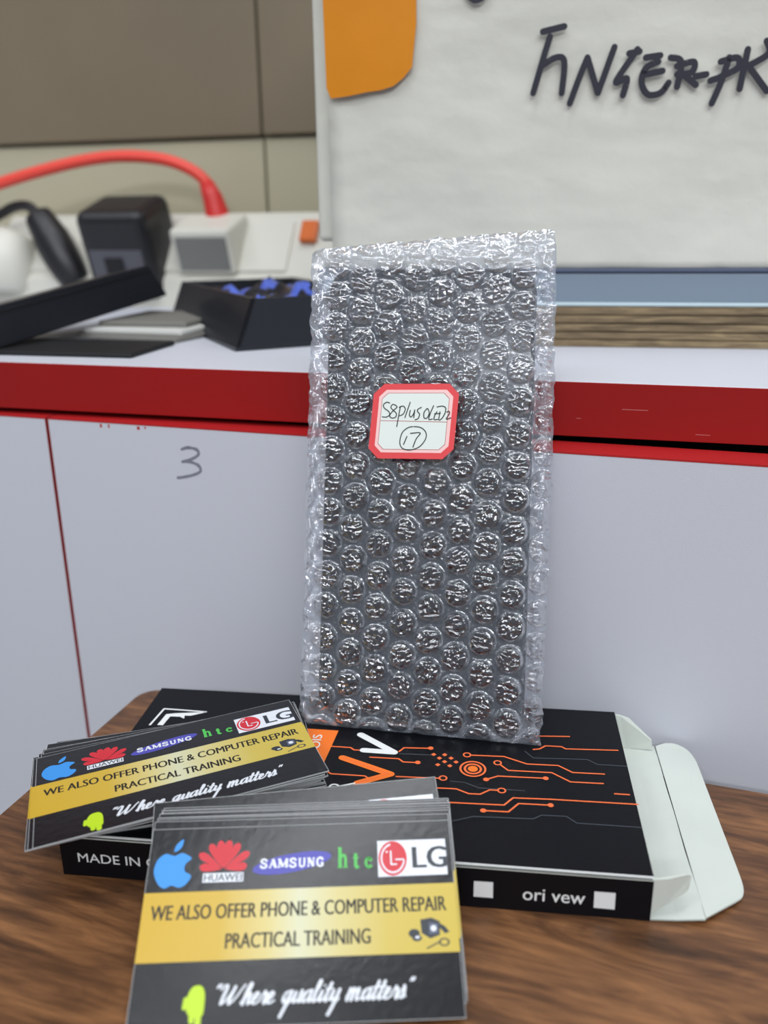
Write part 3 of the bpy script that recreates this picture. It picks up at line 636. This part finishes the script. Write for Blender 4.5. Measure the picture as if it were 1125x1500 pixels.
for v in bm.verts:
    n_ = noise.noise(v.co*.03)*.8+noise.noise(v.co*.1)*.35; v.co += Vector((n_*.5, n_*1.0+noise.noise(v.co*.16)*.7, n_*.3*(1 if v.co.z > 1 else 0)))
m.bm(bm); FM = m
m = MB(); m.bevbox((-112.5, 7, 12), (-103.6, 148, 186), 2.2); m.build('side_rim', foam, FB)
m = MB(); T = [(-106.5, 190), (-64.7, 190), (-64.7, 100.4), (-66.5, 83.7), (-70.5, 79.5), (-74.7, 76.6), (-80, 75.2), (-86.8, 74.5), (-95, 73.2), (-102.8, 72.5), (-104.6, 76.8)]
m.prism([(x, z) for x, z in T], .0, .3); m.v = [(x, -1.45-z*.5, y) for x, y, z in m.v]; m.f = [f[::-1] for f in m.f]
m.build('tape', mat('orange_tape', (210, 130, 12), .42, .3, bump=(90, .3), noise_amt=.06, noise_scale=25), FB)['label'] = 'orange packing tape'
ms = [[(-11.5, 93.4), (-2.8, 95.0)], [(-8.5, 91.4), (-10.8, 83.6), (-14.5, 70.2)], [(-11.5, 80.5), (-5.6, 83.5), (-2.1, 81.7), (-2.6, 69.8)], [(7.3, 83), (4.3, 75.2), (1, 65.7)],
 [(7.3, 83), (12.4, 69.4)], [(12.4, 69.4), (18, 86.5)], [(27.3, 85.3), (20.5, 75.4), (19.8, 73.1), (23.9, 74.5), (22.7, 68.2)], [(24.1, 83.9), (28.2, 84.5)], [(36.6, 82.7), (30.9, 82.1)],
 [(36, 80.4), (31.2, 78.2), (29.9, 72.8), (32.8, 68.2), (37.8, 68.6), (40.8, 72.4)], [(31.4, 75.8), (38, 76.9)], [(40.8, 81.7), (45.1, 80), (44.3, 70.7)], [(43.6, 78.5), (50.1, 79.8), (49.6, 76), (43.9, 75.4)],
 [(46.4, 75.3), (51.7, 71.2)], [(51.4, 74.4), (55.5, 75)], [(57.3, 72.6), (62.1, 74)], [(63.8, 80.9), (61.5, 71.7), (58.7, 64)], [(60.7, 79.5), (67, 80.7), (67.5, 76.9), (61.3, 74)],
 [(70.7, 83.6), (69.1, 69.1)], [(77.6, 86.4), (78.9, 81.8), (71.4, 77.5)], [(72.3, 76.7), (79.8, 68)], [(84.5, 84), (83.5, 69)], [(90, 69), (91, 84), (99, 69.5), (100, 84)], [(104, 84), (116, 85)], [(110, 84), (109, 69)],
 [(-43.6, 108.8), (-40.1, 106.4), (-36.6, 107.5), (-34, 111)]]
m = MB()
for st in ms: m.stroke([tuple(v)[:2] for v in spline([Vector(p+(0,)) for p in st], 5)], 2.6, 0, 1)
m.v = [(x, -1.3-z, y+1.7) for x, y, z in m.v]; FM.smooth_n = len(FM.f)
FM.add(m.v, m.f, 1); FM.build('foam_body', [foam, mat('marker_ink', (22, 22, 38), .55)], FB, True)

# ------------------------------------------------------------------ things on the cabinet, left
# open tray of a phone box
tl = Vector((-.42, .9, 0)).normalized(); tw_ = Vector((.9, .42, 0)).normalized()
TR = thing('box_tray', frame((-67, 405.5, SHELF+.1), tw_, tl), 'open black box tray with crumpled blue plastic inside, left of the bubble wrap', 'box tray')
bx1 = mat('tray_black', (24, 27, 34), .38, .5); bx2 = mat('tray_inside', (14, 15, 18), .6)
def tray(par, w, l, h, th, mo, mi, flare=0):
    m = MB()
    m.box((0, 0, 0), (w, l, th), 0)
    def wall(p, q, inn):
        (x0, y0), (x1, y1) = p, q; ix, iy = inn
        a = [(x0, y0, 0), (x1, y1, 0), (x1+flare, y1+flare*.3, h), (x0+flare, y0+flare*.3, h)]
        b = [(v[0]+ix*th, v[1]+iy*th, v[2]) for v in a]
        m.add(a+b, [(0, 1, 2, 3), (7, 6, 5, 4), (3, 2, 6, 7), (0, 4, 5, 1), (0, 3, 7, 4), (1, 5, 6, 2)], 0)
    wall((0, 0), (w, 0), (0, 1)); wall((w, 0), (w, l), (-1, 0)); wall((w, l), (0, l), (0, -1)); wall((0, l), (0, 0), (1, 0))
    m.build('tray_shell', mo, par)
    m = MB(); m.box((th, th, th), (w-th, l-th, th+.4)); m.build('lining', mi, par)
tray(TR, 70, 140, 23, 1.8, bx1, bx2, 10)
m = MB(); bm = bmesh.new(); bmesh.ops.create_grid(bm, x_segments=40, y_segments=30, size=1)
for v in bm.verts:
    x, y = v.co.x, v.co.y; v.co = Vector((42+x*22, 72+y*46, 17+10*noise.noise(Vector((x*1.8, y*1.8, 3)))+5*noise.noise(Vector((x*4.5, y*4, 1)))+5*(1-x*x)*(1-y*y)))
m.bm(bm); m.m = [1 if noise.noise(Vector((m.v[f[0]][0]*.09, m.v[f[0]][1]*.07, 4))) > .02 else 0 for f in m.f]
o = m.build('plastic_bag', [mat('bag_dark', (30, 32, 40), .3), mat('bag_blue', (92, 116, 214), .25)], None, True); o.matrix_world = TR.matrix_world; tag(o, 'crumpled blue and black plastic bag lying inside the open black tray', 'plastic bag')
# lid leaning, one end raised on folded paper
pa = mat('paper_white', (204, 204, 198), .7); pg = mat('paper_grey', (120, 118, 112), .7)
LA = Vector((-182.7, 396, SHELF+.4)); LB = Vector((-120.1, 510, SHELF+17.6)); lx = (LB-LA).normalized(); ln = Vector((-lx.y, lx.x, 0)).normalized()
LM = frame(LA, lx, ln); LL = (LB-LA).length
LD = thing('slim_black_box', LM, 'long slim black box lying at a slant at the left edge of the cabinet top', 'box')
m = MB(); bm = bmesh.new(); bmesh.ops.create_cube(bm, size=1)
for v in bm.verts:
    f = v.co.x+.5; zt = v.co.z > 0; bk = v.co.y > 0; v.co = Vector((f*(LL-(9 if zt else 0)), (v.co.y+.5)*46+(2 if zt else 0), (18.2-(8 if bk else 0)) if zt else 0))
bmesh.ops.bevel(bm, geom=bm.edges[:], offset=.9, segments=2, affect='EDGES'); m.bm(bm); m.build('box_shell', bx1, LD)
m = MB(); m.box((3, 1.1, 15.2), (LL-9, 1.95, 15.8)); m.build('lid_seam', bx2, LD)
PS = thing('paper_stack', frame((-124, 462, SHELF), *yawv(-24)), 'folded white and grey papers beside the slanted black box', 'paper')
for k, (w, l, z0, z1, mm) in enumerate(((62, 84, 0, 2.6, pg), (58, 76, 2.6, 5.4, pa), (50, 56, 5.4, 8.2, pg))):
    m = MB(); m.bevbox((-w/2, -l/2+28, z0), (w/2, l/2+28, z1), .9); m.xf(Matrix.Rotation(R(k*5), 4, 'Z')); m.build('paper_sheet', mm, PS)
# black flat sheet added as a painted shadow under the lid
o = MB(); o.bevbox((0, 0, 0), (84, 44, 2.2), .8); o = o.build('lid_shadow_slab', bx2); o.matrix_world = frame((-192, 407, SHELF), *yawv(-13)); tag(o, 'flat black slab standing in for the shadow on cabinet top in front of the slanted box', 'shadow patch')

# extension socket strip against the wall
ES = thing('extension_socket', frame((-150, 628, SHELF), wx, wy), 'white extension socket strip against the wall with plugs in it', 'extension socket')
plastic = mat('socket_white', (214, 212, 200), .4, noise_amt=.02); grey_pl = mat('plug_grey', (120, 120, 116), .45); bpl = mat('plug_black', (26, 26, 29), .4); opl = mat('switch_orange', (214, 104, 34), .4)
prof = [(0, 0), (0, 18), (4, 22), (30, 58), (36, 62), (44, 62), (44, 0)]
m = MB(); m.prism(prof, -140, 135, 0); m.v = [(z, x, y) for x, y, z in m.v]; m.build('socket_body', plastic, ES)
sl = Vector((0, 26, 36)).normalized(); nz_ = Vector((0, -36, 26)).normalized()
FACE = Matrix((Vector((1, 0, 0)), sl, nz_)).transposed().to_4x4()
def face(x, s): F = FACE.copy(); F.translation = Vector((x, 4, 22))+sl*s; return F
for x in (-95, -40, 20, 66):
    m = MB(); m.bevbox((-22, 2, 0), (22, 41, 1.8), .8); m.xf(face(x, 0)); p = m.build('socket_plate', plastic, ES)
    if False:
        for (a, b) in ((0, 28), (-8, 14), (8, 14)):
            q = MB(); q.bevbox((a-2, b-3, 1.6), (a+2, b+3, 2.0), .1, 0, 1); q.xf(face(x, 0)); q.build('pin_hole', bx2, p)
m = MB(); m.bevbox((-6, 24, 0), (6, 40, 5), 1.4); m.xf(face(100, 0)); m.build('rocker_switch', opl, ES)['label'] = 'orange rocker switch'
def on_strip(name, label, cat, x):
    return thing(name, ES.matrix_world @ Matrix.Translation(Vector((x, 4, 22))*.001) , label, cat)
def loc(mb, tilt=18): return mb.xf(Matrix.Translation((0, 10, -2)) @ Matrix.Rotation(R(tilt), 4, 'X'))
P = on_strip('plug_adapter', 'white plug adapter with grey front and red cable in the socket strip', 'plug', 34)
m = MB(); m.bevbox((-24, -12, 6), (20, 24, 37), 3); loc(m).build('plug_body', plastic, P)
m = MB(); m.bevbox((-20, -12.8, 9), (17, -11.4, 32), .6); loc(m).build('front_panel', grey_pl, P)
red_c = mat('cable_red', (232, 72, 58), .45)
path = spline([(-4, 22, 40), (-6, 20, 56), (-18, 18, 68), (-42, 14, 76), (-80, 8, 77), (-130, 0, 68), (-200, -8, 50)], 8)
m = MB(); m.tube(path, 4.0, 0, 12); m.build('cable', red_c, P, True)
m = MB(); m.tube([(-1, 20, 30), (-2, 20.5, 38), (-5, 20.4, 50), (-9, 20, 60)], 7, 0, 14, [9, 8.4, 7, 5]); m.build('strain_relief', mat('relief_red', (206, 48, 44), .45), P, True)
P = on_strip('power_adapter', 'bulky black power adapter between black plug and white plug', 'power adapter', -24)
m = MB(); m.bevbox((-29, -22, -10), (23, 22, 52), 7, 0, 3); loc(m).build('adapter_body', bpl, P)
m = MB(); m.bevbox((-23, -23, -5), (17, -21.4, 27), .6); loc(m).build('label_plate', mat('adapter_label', (84, 84, 92), .5), P)
m = MB(); m.bevbox((-12, -24.2, 0), (2, -22.8, 22), .6); loc(m).build('port_cover', bx2, P)
# black plug with its own lead
P = on_strip('black_plug', 'slim black plug with black lead at the left of the socket strip', 'plug', -84)
m = MB(); m.tube([tuple(v) for v in spline([(14, -2, -6), (6, -2, 8), (-6, 0, 28), (-14, 2, 40)], 5)], 9, 0, 14, [10+3*math.sin(k*.2) if k < 10 else 12-.5*(k-10) for k in range(16)]); m.build('plug_body', bpl, P, True)
m = MB(); m.tube(spline([(-14, 2, 39), (-22, 4, 46), (-36, 6, 46), (-60, 8, 38), (-110, 10, 30)], 7), 3.6, 0, 10); m.build('lead', bpl, P, True)
P = on_strip('round_plug', 'rounded white plug at the far left of socket strip', 'plug', -130)
m = MB(); m.tube([(0, -2, -14), (0, -1, -10), (0, 2, 10), (0, 6, 24), (0, 8, 28)], 20, 0, 24, [15, 20, 22, 20, 12]); m.build('plug_body', plastic, P, True)
